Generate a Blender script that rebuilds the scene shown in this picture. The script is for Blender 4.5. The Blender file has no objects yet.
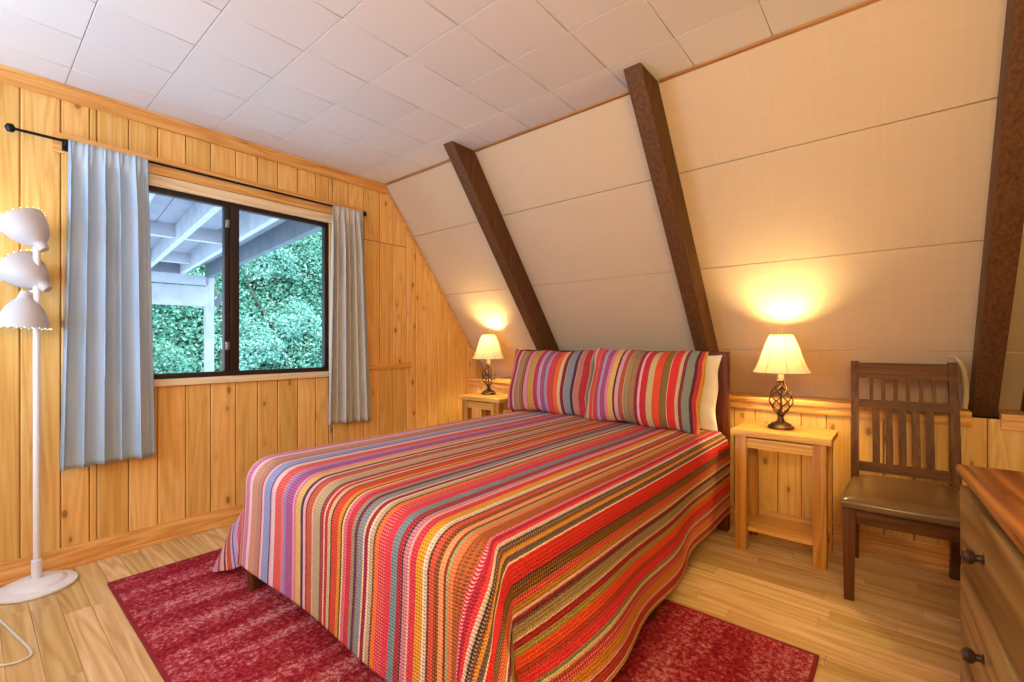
import bpy, bmesh, math, random, zlib, base64, struct
from mathutils import Vector, Matrix
random.seed(7)
PI = math.pi
sc = bpy.context.scene
COL = sc.collection
R = math.radians

# ------------------------------------------------------------------ colour + node helpers
def lin(h, a=1.0):
    h = h.lstrip('#')
    c = [int(h[i:i+2], 16)/255 for i in (0, 2, 4)]
    return tuple((x/12.92 if x <= .04045 else ((x+.055)/1.055)**2.4) for x in c) + (a,)

class NT:
    """tiny node-tree writer"""
    def __init__(s, name):
        s.m = bpy.data.materials.new(name); s.m.use_nodes = True
        s.t = s.m.node_tree; s.n = s.t.nodes; s.l = s.t.links
        s.b = s.n['Principled BSDF']; s.out = s.n['Material Output']
    def new(s, typ, **kw):
        n = s.n.new(typ)
        for k, v in kw.items(): setattr(n, k, v)
        return n
    def put(s, sock, v):
        if isinstance(v, bpy.types.NodeSocket): s.l.new(v, sock)
        elif v is not None: sock.default_value = v
    def math(s, op, a, b=None, c=None, clamp=False):
        n = s.new('ShaderNodeMath', operation=op, use_clamp=clamp)
        s.put(n.inputs[0], a); s.put(n.inputs[1], b); s.put(n.inputs[2], c)
        return n.outputs[0]
    def mix(s, f, a, b, blend='MIX'):
        n = s.new('ShaderNodeMix', data_type='RGBA', blend_type=blend)
        s.put(n.inputs[0], f); s.put(n.inputs[6], a); s.put(n.inputs[7], b)
        return n.outputs[2]
    def noise(s, vec, scale, detail=4, rough=.5, dist=0):
        n = s.new('ShaderNodeTexNoise')
        s.put(n.inputs['Vector'], vec); s.put(n.inputs['Scale'], scale)
        n.inputs['Detail'].default_value = detail; n.inputs['Roughness'].default_value = rough
        n.inputs['Distortion'].default_value = dist
        return n
    def ramp(s, f, stops, interp='LINEAR'):
        n = s.new('ShaderNodeValToRGB'); cr = n.color_ramp; cr.interpolation = interp
        cr.elements.remove(cr.elements[1])
        cr.elements[0].position = stops[0][0]; cr.elements[0].color = stops[0][1]
        for p, c in stops[1:]: cr.elements.new(p).color = c
        s.put(n.inputs[0], f)
        return n.outputs[0]
    def obj(s): return s.new('ShaderNodeTexCoord').outputs['Object']
    def uv(s): return s.new('ShaderNodeTexCoord').outputs['UV']
    def attr(s, name): return s.new('ShaderNodeAttribute', attribute_name=name)
    def mapping(s, vec, scale=(1,1,1), loc=(0,0,0), rot=(0,0,0)):
        n = s.new('ShaderNodeMapping')
        s.put(n.inputs[0], vec); s.put(n.inputs[1], loc); s.put(n.inputs[2], rot); s.put(n.inputs[3], scale)
        return n.outputs[0]
    def vadd(s, a, b):
        n = s.new('ShaderNodeVectorMath', operation='ADD'); s.put(n.inputs[0], a); s.put(n.inputs[1], b)
        return n.outputs[0]
    def vscale(s, a, k):
        n = s.new('ShaderNodeVectorMath', operation='SCALE'); s.put(n.inputs[0], a); s.put(n.inputs[3], k)
        return n.outputs[0]
    def sep(s, v):
        n = s.new('ShaderNodeSeparateXYZ'); s.put(n.inputs[0], v); return n.outputs
    def comb(s, x, y, z):
        n = s.new('ShaderNodeCombineXYZ'); s.put(n.inputs[0], x); s.put(n.inputs[1], y); s.put(n.inputs[2], z)
        return n.outputs[0]
    def bump(s, h, strength=.3, dist=.01):
        n = s.new('ShaderNodeBump'); s.put(n.inputs['Height'], h)
        n.inputs['Strength'].default_value = strength; n.inputs['Distance'].default_value = dist
        s.l.new(n.outputs[0], s.b.inputs['Normal'])
    def fin(s, col=None, rough=.5, metal=0, spec=.5, **kw):
        s.put(s.b.inputs['Base Color'], col); s.put(s.b.inputs['Roughness'], rough)
        s.put(s.b.inputs['Metallic'], metal); s.put(s.b.inputs['Specular IOR Level'], spec)
        for k, v in kw.items(): s.put(s.b.inputs[k], v)
        return s.m

def plain(name, h, rough=.5, metal=0, spec=.5, var=.06, nscale=30, bump=0):
    t = NT(name)
    n = t.noise(t.obj(), nscale, 3)
    c = lin(h)
    dark = tuple(x*(1-var) for x in c[:3]) + (1,); lite = tuple(min(1, x*(1+var)) for x in c[:3]) + (1,)
    col = t.ramp(n.outputs[0], [(.3, dark), (.7, lite)])
    if bump: t.bump(n.outputs[0], bump, .004)
    return t.fin(col, rough, metal, spec)

def wood(name, light, mid, dark, along='z', rough=.45, knots=0.0, boardvar=.18, gscale=1.0, spec=.4, ring=.35):
    t = NT(name)
    rn = t.attr('rnd').outputs['Fac']
    base = t.obj()
    off = t.comb(t.math('MULTIPLY', rn, 17.3), t.math('MULTIPLY', rn, 9.1), t.math('MULTIPLY', rn, 23.7))
    p = t.vadd(base, off)
    fine = {'x': (2.2, 55, 55), 'y': (55, 2.2, 55), 'z': (55, 55, 2.2)}[along]
    wide = {'x': (.55, 9, 9), 'y': (9, .55, 9), 'z': (9, 9, .55)}[along]
    fine = tuple(v*gscale for v in fine); wide = tuple(v*gscale for v in wide)
    nf = t.noise(t.mapping(p, fine), 1, 5, .6)
    nw = t.noise(t.mapping(p, wide), 1, 2, .5, .4)
    rings = t.math('FRACT', t.math('MULTIPLY', nw.outputs[0], 9.0))
    rings = t.math('ABSOLUTE', t.math('SUBTRACT', rings, .5))
    rings = t.math('MULTIPLY', rings, 2.0)
    f = t.math('ADD', t.math('MULTIPLY', nf.outputs[0], 1-ring), t.math('MULTIPLY', rings, ring))
    col = t.ramp(f, [(.18, lin(dark)), (.48, lin(mid)), (.8, lin(light))])
    # board to board tone
    v = t.math('ADD', t.math('MULTIPLY', rn, 2*boardvar), 1-boardvar)
    col = t.mix(1.0, col, t.comb(v, v, t.math('MULTIPLY', v, v)), 'MULTIPLY')
    if knots > 0:
        ks = {'x': (5.0, 12, 12), 'y': (12, 5.0, 12), 'z': (12, 12, 6.0)}[along]
        vo = t.new('ShaderNodeTexVoronoi'); vo.inputs['Scale'].default_value = 1.0
        wob = t.noise(p, 14, 2)
        t.l.new(t.vadd(t.mapping(p, ks), t.vscale(wob.outputs['Color'], .16)), vo.inputs['Vector'])
        rr = t.sep(vo.outputs['Color'])[0]
        gate = t.math('GREATER_THAN', rr, 1-knots)
        k = t.new('ShaderNodeMapRange', interpolation_type='SMOOTHSTEP')
        t.put(k.inputs['Value'], vo.outputs['Distance']); k.inputs['From Min'].default_value = .18
        k.inputs['From Max'].default_value = .10; k.inputs['To Min'].default_value = 0; k.inputs['To Max'].default_value = 1
        kk = t.math('MULTIPLY', k.outputs[0], gate)
        col = t.mix(t.math('MULTIPLY', kk, .85), col, lin('6a3212'))
        h = t.new('ShaderNodeMapRange', interpolation_type='SMOOTHSTEP')
        t.put(h.inputs['Value'], vo.outputs['Distance']); h.inputs['From Min'].default_value = .42
        h.inputs['From Max'].default_value = .15; h.inputs['To Min'].default_value = 0; h.inputs['To Max'].default_value = .35
        col = t.mix(t.math('MULTIPLY', h.outputs[0], gate), col, lin(dark))
    t.bump(f, .08, .002)
    return t.fin(col, rough, 0, spec)

# ------------------------------------------------------------------ mesh builder
class MB:
    def __init__(s):
        s.bm = bmesh.new(); s.rl = s.bm.faces.layers.float.new('rnd'); s.uvl = None
    def _new(s, fs, rnd):
        r = random.random() if rnd is None else rnd
        for f in fs: f[s.rl] = r; f.smooth = True
    def box(s, a, b, bev=0.003, rnd=None, seg=2, M=None, taper=None):
        vs = []
        for z in (0, 1):
            for y in (0, 1):
                for x in (0, 1):
                    p = Vector((a[0]+(b[0]-a[0])*x, a[1]+(b[1]-a[1])*y, a[2]+(b[2]-a[2])*z))
                    if taper and z == 0:
                        cx, cy = (a[0]+b[0])/2+taper[2], (a[1]+b[1])/2+taper[3]
                        p.x = cx+(p.x-(a[0]+b[0])/2)*taper[0]; p.y = cy+(p.y-(a[1]+b[1])/2)*taper[1]
                    vs.append(M @ p if M else p)
        return s.hexa(vs, bev, rnd, seg)
    def hexa(s, vs, bev=0, rnd=None, seg=2):
        V = [s.bm.verts.new(v) for v in vs]
        idx = [(0,2,3,1), (4,5,7,6), (0,1,5,4), (2,6,7,3), (0,4,6,2), (1,3,7,5)]
        F = [s.bm.faces.new([V[i] for i in q]) for q in idx]
        s._new(F, rnd); r = F[0][s.rl]
        if bev:
            E = list({e for f in F for e in f.edges})
            res = bmesh.ops.bevel(s.bm, geom=E, offset=bev, segments=seg, affect='EDGES', profile=.6, clamp_overlap=True)
            s._new(res['faces'], r)
        return s
    def prism(s, poly, n, bev=0, rnd=None, seg=2):
        """extrude closed polygon (list of Vector) by vector n"""
        n = Vector(n)
        A = [s.bm.verts.new(p) for p in poly]; B = [s.bm.verts.new(Vector(p)+n) for p in poly]
        k = len(poly); F = [s.bm.faces.new(A[::-1]), s.bm.faces.new(B)]
        for i in range(k): F.append(s.bm.faces.new((A[i], A[(i+1) % k], B[(i+1) % k], B[i])))
        bmesh.ops.recalc_face_normals(s.bm, faces=F)
        s._new(F, rnd); r = F[0][s.rl]
        if bev:
            E = list({e for f in F for e in f.edges})
            res = bmesh.ops.bevel(s.bm, geom=E, offset=bev, segments=seg, affect='EDGES', profile=.6, clamp_overlap=True)
            s._new(res['faces'], r)
        return s
    def bar(s, p, q, w, h, bev=.002, up=(0,0,1), rnd=None):
        p, q = Vector(p), Vector(q); d = (q-p).normalized(); u = Vector(up)
        if abs(d.dot(u)) > .98: u = Vector((0,1,0))
        x = d.cross(u).normalized(); y = x.cross(d).normalized()
        vs = []
        for e in (p, q):
            for j in (-1, 1):
                for i in (-1, 1): vs.append(e+x*(i*w/2)+y*(j*h/2))
        return s.hexa(vs, bev, rnd)
    def lathe(s, prof, c=(0,0,0), seg=32, M=None, cap=True, rnd=None, wave=None):
        rings = []
        for k, (r, z) in enumerate(prof):
            ring = []
            for i in range(seg):
                a = 2*PI*i/seg
                rr = r*(1+(wave(a, k) if wave else 0))
                p = Vector((rr*math.cos(a), rr*math.sin(a), z))
                p = (M @ p) if M else p
                ring.append(s.bm.verts.new(p+Vector(c)))
            rings.append(ring)
        F = []
        for A, B in zip(rings, rings[1:]):
            for i in range(seg): F.append(s.bm.faces.new((A[i], A[(i+1) % seg], B[(i+1) % seg], B[i])))
        if cap:
            if prof[0][0] > 1e-4: F.append(s.bm.faces.new(rings[0][::-1]))
            if prof[-1][0] > 1e-4: F.append(s.bm.faces.new(rings[-1]))
        s._new(F, rnd); return s
    def tube(s, pts, r, seg=8, rnd=None, closed=False):
        pts = [Vector(p) for p in pts]; n = len(pts); rings = []
        up = None
        for i, p in enumerate(pts):
            d = (pts[min(i+1, n-1)]-pts[max(i-1, 0)]).normalized()
            if up is None: up = d.orthogonal().normalized()
            x = (up - d*up.dot(d)).normalized(); up = x; y = d.cross(x)
            rr = r(i/(n-1)) if callable(r) else r
            rings.append([s.bm.verts.new(p+x*rr*math.cos(2*PI*k/seg)+y*rr*math.sin(2*PI*k/seg)) for k in range(seg)])
        F = []
        for A, B in zip(rings, rings[1:]):
            for k in range(seg): F.append(s.bm.faces.new((A[k], A[(k+1) % seg], B[(k+1) % seg], B[k])))
        F.append(s.bm.faces.new(rings[0][::-1])); F.append(s.bm.faces.new(rings[-1]))
        s._new(F, rnd); return s
    def quad(s, a, b, c, d, rnd=None):
        f = s.bm.faces.new([s.bm.verts.new(p) for p in (a, b, c, d)]); s._new([f], rnd); return s
    def grid(s, fn, nu, nv, uvfn=None, rnd=None, closed_u=False):
        V = [[s.bm.verts.new(fn(i/(nu-1), j/(nv-1))) for i in range(nu)] for j in range(nv)]
        F = []
        if uvfn and s.uvl is None: s.uvl = s.bm.loops.layers.uv.new('UVMap')
        for j in range(nv-1):
            for i in range(nu-1):
                f = s.bm.faces.new((V[j][i], V[j][i+1], V[j+1][i+1], V[j+1][i])); F.append(f)
                if uvfn:
                    for lp, (a, b) in zip(f.loops, ((i, j), (i+1, j), (i+1, j+1), (i, j+1))):
                        lp[s.uvl].uv = uvfn(a/(nu-1), b/(nv-1))
        s._new(F, rnd); return V
    def build(s, name, mat, parent=None, angle=38, recalc=True, **tags):
        if recalc: bmesh.ops.recalc_face_normals(s.bm, faces=s.bm.faces[:])
        me = bpy.data.meshes.new(name); s.bm.to_mesh(me); s.bm.free()
        me.materials.append(mat)
        if angle: me.set_sharp_from_angle(angle=R(angle))
        o = bpy.data.objects.new(name, me); COL.objects.link(o)
        if parent: o.parent = parent
        for k, v in tags.items(): o[k] = v
        return o

def thing(name, label, cat, loc=(0,0,0), rz=0, group=None):
    o = bpy.data.objects.new(name, None); COL.objects.link(o)
    o.location = loc; o.rotation_euler = (0, 0, rz); o.empty_display_size = .1
    o['label'] = label; o['category'] = cat
    if group: o['group'] = group
    return o
def dup(root, loc, rz=0, label=None):
    r = root.copy(); COL.objects.link(r); r.location = loc; r.rotation_euler = (0, 0, rz)
    if label: r['label'] = label
    for ch in list(root.children):
        c = ch.copy(); COL.objects.link(c); c.parent = r
        for g in ch.children:
            d = g.copy(); COL.objects.link(d); d.parent = c
    return r
S = dict(kind='structure')

# ------------------------------------------------------------------ materials
M_pine = wood('pine_boards', 'F0CA84', 'E4B264', 'CC9246', 'z', .36, knots=.42, boardvar=.10, ring=.22)
M_pine_y = wood('pine_trim_y', 'F0C078', 'E0A45A', 'C8843C', 'y', .38, knots=.18, boardvar=.06)
M_pine_x = wood('pine_trim_x', 'F0C078', 'DFA257', 'C8843C', 'x', .38, knots=.18, boardvar=.06)
M_slat = wood('slope_strip', 'BC8A50', 'A87440', '8A5A2C', 'x', .5, boardvar=.05)
M_pale_y = wood('pale_trim', 'F0DFC0', 'E6CDA2', 'D6B684', 'y', .4, boardvar=.04)
M_gap = plain('tile_gap', '8F8578', .9, spec=.1)
M_groove = plain('groove', '6B3D16', .9, spec=.1)
M_floor = wood('oak_floor', 'E4C896', 'D2AE76', 'B68E54', 'x', .24, boardvar=.14, gscale=.8, spec=.5, ring=.3)
M_beam = wood('dark_beam', '74502E', '5C3C22', '3E2412', 'z', .55, boardvar=.05, gscale=1.6, spec=.2, ring=.1)
M_dark = wood('dark_stained', '7E4E22', '5C3616', '36200C', 'z', .48, boardvar=.08, spec=.22, ring=.15)
M_dark_x = wood('dark_stained_x', '7E4E22', '5C3616', '36200C', 'x', .48, boardvar=.08, spec=.22, ring=.15)
M_head = wood('mahogany', '7A3A1C', '5E2912', '3E180A', 'z', .45, boardvar=.05, spec=.25, ring=.12)
M_oak = wood('oak_furniture', 'D89C4C', 'C08236', '9A6024', 'z', .4, boardvar=.08)
M_oak_x = wood('oak_furniture_x', 'F0C070', 'E0A855', 'C4883C', 'x', .36, boardvar=.06)
M_dtop = wood('dresser_top', 'CC8A48', 'A8672E', '6E3C16', 'y', .3, boardvar=.08, gscale=.6, ring=.5)
M_dfront = wood('dresser_front', 'B8965C', '9C7A42', '745226', 'y', .45, boardvar=.12, gscale=.6, ring=.5)
M_knob = plain('dark_knob', '38251A', .35)
M_white = plain('white_paint', 'E9E9EC', .4, var=.02)
M_shadew = plain('shade_paint', 'BDB6B2', .45, var=.02)
M_metal = plain('bronze_metal', '5A4632', .38, .75, var=.2, nscale=60)
M_black = plain('black_metal', '17181C', .4, .6)
M_frame = plain('bronze_frame', '2B1D17', .45, .2)
M_steel = plain('steel', 'A9A9A4', .3, .9)
M_vinyl = plain('brown_vinyl', '6E5230', .28, var=.08, nscale=60)
M_cordw = plain('white_cord', 'DCDCD6', .5)
M_matt = plain('mattress_white', 'E6E2DA', .8)
M_pillowc = plain('white_cotton', 'F2EEE4', .85, var=.04, nscale=18, bump=.3)
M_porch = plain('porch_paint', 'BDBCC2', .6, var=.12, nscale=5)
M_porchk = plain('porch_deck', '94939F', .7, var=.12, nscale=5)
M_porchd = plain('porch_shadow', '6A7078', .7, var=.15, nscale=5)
M_bark = plain('bark', '5E5A48', .9, var=.3, nscale=12)

def tile_mat():
    t = NT('ceiling_tile')
    rn = t.attr('rnd').outputs['Fac']
    v = t.math('ADD', t.math('MULTIPLY', rn, .06), .94)
    n = t.noise(t.obj(), 160, 3)
    col = t.mix(1, lin('E2DDDA'), t.comb(v, v, v), 'MULTIPLY')
    t.bump(n.outputs[0], .12, .002)
    return t.fin(col, .65, 0, .3)
M_tile = tile_mat()
def panel_mat():
    t = NT('slope_panel')
    o = t.obj()
    n1 = t.noise(t.mapping(o, (60, 4, 4)), 1, 4)
    n2 = t.noise(t.mapping(o, (4, 60, 60)), 1, 4)
    f = t.math('ADD', t.math('MULTIPLY', n1.outputs[0], .5), t.math('MULTIPLY', n2.outputs[0], .5))
    col = t.ramp(f, [(.3, lin('CAB396')), (.7, lin('D0B99C'))])
    t.bump(f, .05, .0015)
    return t.fin(col, .6, 0, .3)
M_panel = panel_mat()
def curtain_mat(name, c0, c1):
    t = NT(name)
    uv = t.uv()
    w = t.noise(t.mapping(uv, (900, 900, 1)), 1, 2)
    s = t.noise(t.mapping(uv, (8, 2, 1)), 1, 2)
    col = t.ramp(s.outputs[0], [(.3, lin(c0)), (.7, lin(c1))])
    u = t.sep(uv)[0]
    # stitched side bands
    d = t.math('ABSOLUTE', t.math('SUBTRACT', u, .5))
    band = t.math('GREATER_THAN', d, .465)
    col = t.mix(t.math('MULTIPLY', band, .4), col, lin('8595A9'))
    t.bump(w.outputs[0], .05, .0008)
    t.fin(col, .85, 0, .2)
    tr = t.new('ShaderNodeBsdfTranslucent'); t.l.new(col, tr.inputs[0])
    mx = t.new('ShaderNodeMixShader'); mx.inputs[0].default_value = .22
    t.l.new(t.b.outputs[0], mx.inputs[1]); t.l.new(tr.outputs[0], mx.inputs[2]); t.l.new(mx.outputs[0], t.out.inputs[0])
    return t.m
M_curtain = curtain_mat('curtain_cloth_cool_lit', 'B6CADC', 'CADAE8'); M_curtain2 = curtain_mat('curtain_cloth_warm_lit', 'CFCDC9', 'DCDAD6')  # same cloth twice: cool and warm light put into the colour
def glass_mat():
    t = NT('window_glass')
    tr = t.new('ShaderNodeBsdfTransparent'); tr.inputs[0].default_value = (.93, .97, .97, 1)
    gl = t.new('ShaderNodeBsdfGlossy'); gl.inputs['Roughness'].default_value = .02
    fr = t.new('ShaderNodeFresnel'); fr.inputs[0].default_value = 1.45
    mx = t.new('ShaderNodeMixShader')
    t.l.new(t.math('MULTIPLY', fr.outputs[0], .45), mx.inputs[0]); t.l.new(tr.outputs[0], mx.inputs[1]); t.l.new(gl.outputs[0], mx.inputs[2])
    t.l.new(mx.outputs[0], t.out.inputs[0])
    return t.m
M_glass = glass_mat()
def shade_mat(name, colr, trans, glow):
    t = NT(name)
    t.fin(lin(colr), .8, 0, .1)
    tr = t.new('ShaderNodeBsdfTranslucent'); tr.inputs[0].default_value = lin(colr)
    mx = t.new('ShaderNodeMixShader'); mx.inputs[0].default_value = trans
    t.l.new(t.b.outputs[0], mx.inputs[1]); t.l.new(tr.outputs[0], mx.inputs[2]); t.l.new(mx.outputs[0], t.out.inputs[0])
    t.b.inputs['Emission Color'].default_value = lin('FFDCA0'); t.b.inputs['Emission Strength'].default_value = glow
    return t.m
M_shade = shade_mat('fabric_shade', 'EBD29A', .07, .30)
M_seam = plain('shade_seam', 'B9975C', .8)
def emit(name, h, st):
    t = NT(name); t.fin(lin(h), .5)
    t.b.inputs['Emission Color'].default_value = lin(h); t.b.inputs['Emission Strength'].default_value = st
    return t.m
M_bulb = emit('bulb_glow', 'FFE2B0', 14)
M_bulbw = emit('bulb_glow_white', 'FFF3DC', 2.5)
def rug_mat():
    t = NT('red_rug')
    o = t.obj()
    st = t.noise(t.mapping(o, (9, 1.1, 1)), 1, 4, .6)
    fl = t.noise(o, 62, 4, .8)
    f2 = t.noise(t.mapping(o, (70, 30, 30)), 1, 2, .6)
    f = t.math('ADD', t.math('MULTIPLY', st.outputs[0], .42), t.math('MULTIPLY', fl.outputs[0], .66))
    col = t.ramp(f, [(.40, lin('5E0F1E')), (.50, lin('9E1E34')), (.57, lin('C04A5A')), (.66, lin('F0B0B4'))])
    warm = t.ramp(f2.outputs[0], [(.45, lin('9A1C2E')), (.7, lin('B5502E'))])
    col = t.mix(.25, col, warm)
    b = t.math('MULTIPLY', fl.outputs[0], 1.0)
    t.bump(b, .9, .012)
    return t.fin(col, .95, 0, .1)
M_rug = rug_mat()
M_rugedge = plain('rug_binding', '8E1426', .9, var=.15, nscale=80)

def stripe_mat(name, stripes, smin, total, vper=.0098):
    """knitted stripes: UV.x is the distance across the cloth in metres, UV.y along it"""
    t = NT(name)
    uv = t.uv(); u, v, _ = t.sep(uv)
    wob = t.noise(t.mapping(uv, (60, 60, 1)), 1, 2)
    u = t.math('ADD', u, t.math('MULTIPLY', t.math('SUBTRACT', wob.outputs[0], .5), .004))
    f = t.math('DIVIDE', t.math('SUBTRACT', u, smin), total)
    bounds = []; a = 0
    for w, b, c in stripes: bounds.append((a/total, b, c)); a += w
    colA = colB = None
    for k in range(0, len(bounds), 31):
        ch = bounds[k:k+31]
        sa = [(p, lin(b)) for p, b, c in ch]; sb = [(p, lin(c)) for p, b, c in ch]
        ra, rb = t.ramp(f, sa, 'CONSTANT'), t.ramp(f, sb, 'CONSTANT')
        if colA is None: colA, colB = ra, rb
        else:
            g = t.math('GREATER_THAN', f, ch[0][0])
            colA, colB = t.mix(g, colA, ra), t.mix(g, colB, rb)
    # stitches: rows of little slanted marks
    sv = t.math('MULTIPLY', v, 2*PI/vper); su = t.math('MULTIPLY', u, 2*PI/.0105)
    s1 = t.math('SINE', t.math('ADD', sv, t.math('MULTIPLY', t.math('SINE', su), 1.1)))
    s2 = t.math('SINE', su)
    m = t.math('MULTIPLY', s1, t.math('ADD', .65, t.math('MULTIPLY', s2, .5)))
    mk = t.new('ShaderNodeMapRange'); t.put(mk.inputs[0], m); mk.inputs[1].default_value = .1; mk.inputs[2].default_value = .55
    col = t.mix(t.math('MULTIPLY', mk.outputs[0], .8), colA, colB)
    # darker gaps between stitches
    gp = t.new('ShaderNodeMapRange'); t.put(gp.inputs[0], s1); gp.inputs[1].default_value = -.55; gp.inputs[2].default_value = -1
    col = t.mix(t.math('MULTIPLY', gp.outputs[0], .35), col, t.mix(1, col, (.3, .2, .2, 1), 'MULTIPLY'))
    col = t.mix(.03, col, lin('F2DCCC'))
    t.bump(t.math('ADD', s1, t.math('MULTIPLY', s2, .8)), .5, .003)
    return t.fin(col, .92, 0, .15)

# ------------------------------------------------------------------ room numbers
H = 2.446                      # ceiling
TAN = 1.332                    # slope of the A-frame wall
XR, YF = 3.78, -4.45           # right wall, wall behind the camera
def slope_y(z): return -1.0+(H-z)/TAN
def slope_z(y): return H-(y+1.0)*TAN
SN = Vector((0, .8, .6)).normalized()   # outward normal of the slope (approx.)

# floor: strip planks running along x
m = MB(); m.box((-.05, YF-.05, -.06), (XR+.05, .06, -.004), 0, rnd=.2)
y = YF
while y < .02:
    x = -.02-random.random()*.8; w = .088
    while x < XR:
        L = random.uniform(.5, 1.25); x1 = min(x+L, XR); x0 = max(x, 0)
        y1 = min(y+w-.0012, .02)
        if x1 > x0: m.box((x0, y, -.02), (x1-.0012, y1, 0), .0008, seg=1)
        x += L
    y += w
m.build('floor', M_floor, **S)

# ceiling tiles
m = MB()
T = .325; ix = -1
xs = [.885+T*k for k in range(-3, 11)]; ys = [-2.57+T*k for k in range(-7, 6)]
for xa in xs:
    for ya in ys:
        a, b, c, d = max(xa, 0), min(xa+T, XR), max(ya, YF), min(ya+T, -.985)
        if b-a > .01 and d-c > .01: m.box((a+.0014, c+.0014, H), (b-.0014, d-.0014, H+.012), .0016, seg=1)
m.build('ceiling', M_tile, **S)
m = MB(); m.box((-.03, YF-.05, H+.004), (XR+.05, -.95, H+.05), 0); m.build('ceiling_backing', M_gap, **S)

# the sloped wall: four courses of panels
def slope_piece(m, x0, x1, z0, z1, th=.012, rnd=None, bev=.003):
    y0, y1 = slope_y(z0), slope_y(z1); n = SN*th
    vs = [Vector((x0, y0, z0)), Vector((x1, y0, z0)), Vector((x0, y0, z0))+n, Vector((x1, y0, z0))+n,
          Vector((x0, y1, z1)), Vector((x1, y1, z1)), Vector((x0, y1, z1))+n, Vector((x1, y1, z1))+n]
    m.hexa(vs, bev, rnd, 1)
m = MB()
zs = [.78, 1.098, 1.590, 2.067, H+.004]
for z0, z1 in zip(zs, zs[1:]):
    for x0, x1 in ((0, 1.0), (1.0, 2.285), (2.285, 3.575), (3.575, XR)):
        slope_piece(m, x0, x1, z0+.001, z1-.001)
m.build('wall_sloped', M_panel, **S)
m = MB(); slope_piece(m, -.02, XR+.02, .76, H+.05, .02, bev=0)
o = m.build('wall_sloped_backing', M_groove, **S); o.location = SN*.011

# board walls ---------------------------------------------------------------
def board(m, P, n, th=.018, ch=.005):
    """P: 4 corners (bottom-left, bottom-right, top-right, top-left) in the wall plane; n: normal into the room"""
    n = Vector(n); P = [Vector(p) for p in P]
    c = sum(P, Vector())/4
    def inset(p, q): # shrink horizontally only
        h = (q-p); h.z = 0
        return h.normalized()*ch
    r = random.random()
    F = [P[0]+inset(P[0], P[1]), P[1]+inset(P[1], P[0]), P[2]+inset(P[2], P[3]), P[3]+inset(P[3], P[2])]
    B0 = [p-n*ch for p in P]; B1 = [p-n*th for p in P]
    bm = m.bm; a = [bm.verts.new(p) for p in F]; b = [bm.verts.new(p) for p in B0]
    fs = [bm.faces.new(a)]
    for i in range(4): fs.append(bm.faces.new((a[i], a[(i+1) % 4], b[(i+1) % 4], b[i])))
    for f in fs: f[m.rl] = r
YB = [-4.45, -4.31, -4.16, -4.02, -3.87, -3.73, -3.58, -3.45, -3.32, -3.19, -3.049, -2.908, -2.771, -2.640, -2.510, -2.375, -2.245, -2.106, -1.974, -1.846, -1.709,
      -1.578, -1.446, -1.319, -1.185, -1.038, -.909, -.771, -.672, -.541, -.416, -.289, -.165, -.04, .09, .24]
WY0, WY1, WZ0, WZ1 = -2.80, -1.478, .935, 2.035          # window opening
m = MB(); G = .0015
def wl(y0, y1, z0, z1):
    t0, t1 = min(z1, slope_z(y0)), min(z1, slope_z(y1))
    if min(t0, t1) <= z0+.004: return
    board(m, [(0, y0+G, z0), (0, y1-G, z0), (0, y1-G, t1), (0, y0+G, t0)], (1, 0, 0))
for y0, y1 in zip(YB, YB[1:]):
    parts = [(y0, y1)]
    for cut in (WY0, WY1):
        parts = [q for p in parts for q in (((p[0], cut), (cut, p[1])) if p[0]+.01 < cut < p[1]-.01 else (p,))]
    for a, b in parts:
        mid = (a+b)/2
        if WY0 < mid < WY1: wl(a, b, 0, WZ0-.002); wl(a, b, WZ1+.002, H)
        elif -1.25 < mid < -.78: wl(a, b, 0, .95); wl(a, b, .953, 1.966); wl(a, b, 1.972, H)
        else: wl(a, b, 0, H)
m.build('wall_left', M_pine, **S)
# backing with the window hole
m = MB()
for a, b, z0, z1 in ((YF, WY0, 0, H), (WY1, -1.0, 0, H), (WY0, WY1, 0, WZ0), (WY0, WY1, WZ1, H)):
    m.box((-.09, a, z0), (-.005, b, z1), 0)
m.prism([Vector((-.09, -1.0, 0)), Vector((-.09, .3, 0)), Vector((-.09, .3, slope_z(.3)+.03)), Vector((-.09, -1.0, H))], (.085, 0, 0))
m.build('wall_left_backing', M_groove, **S)

# knee wall behind the bed
m = MB(); x = 0
while x < XR-.01:
    x1 = min(x+random.choice((.125, .135, .15)), XR)
    if XR-x1 < .05: x1 = XR
    board(m, [(x+G, 0, 0), (x1-G, 0, 0), (x1-G, 0, .772), (x+G, 0, .772)], (0, -1, 0)); x = x1
m.build('wall_back', M_pine, recalc=True, **S)
m = MB(); m.box((-.02, .005, -.02), (XR+.02, .30, .770), 0); m.build('wall_back_core', M_groove, **S)

# right wall and the wall behind the camera
m = MB(); y = YF
while y < .2:
    y1 = y+.14; t0, t1 = min(H, slope_z(y)), min(H, slope_z(y1))
    board(m, [(XR, y1-G, 0), (XR, y+G, 0), (XR, y+G, t0), (XR, y1-G, max(t1, .02))], (-1, 0, 0)); y = y1
m.build('wall_right', M_pine, **S)
m = MB(); m.box((XR+.006, YF, -.02), (XR+.05, .3, H), 0); m.build('wall_right_backing', M_groove, **S)
m = MB(); x = 0
while x < XR-.01:
    x1 = min(x+.14, XR); board(m, [(x1-G, YF, 0), (x+G, YF, 0), (x+G, YF, H), (x1-G, YF, H)], (0, 1, 0)); x = x1
m.build('wall_front', M_pine, **S)
m = MB(); m.box((-.05, YF-.06, -.02), (XR+.05, YF-.006, H+.02), 0); m.build('wall_front_backing', M_groove, **S)

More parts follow.
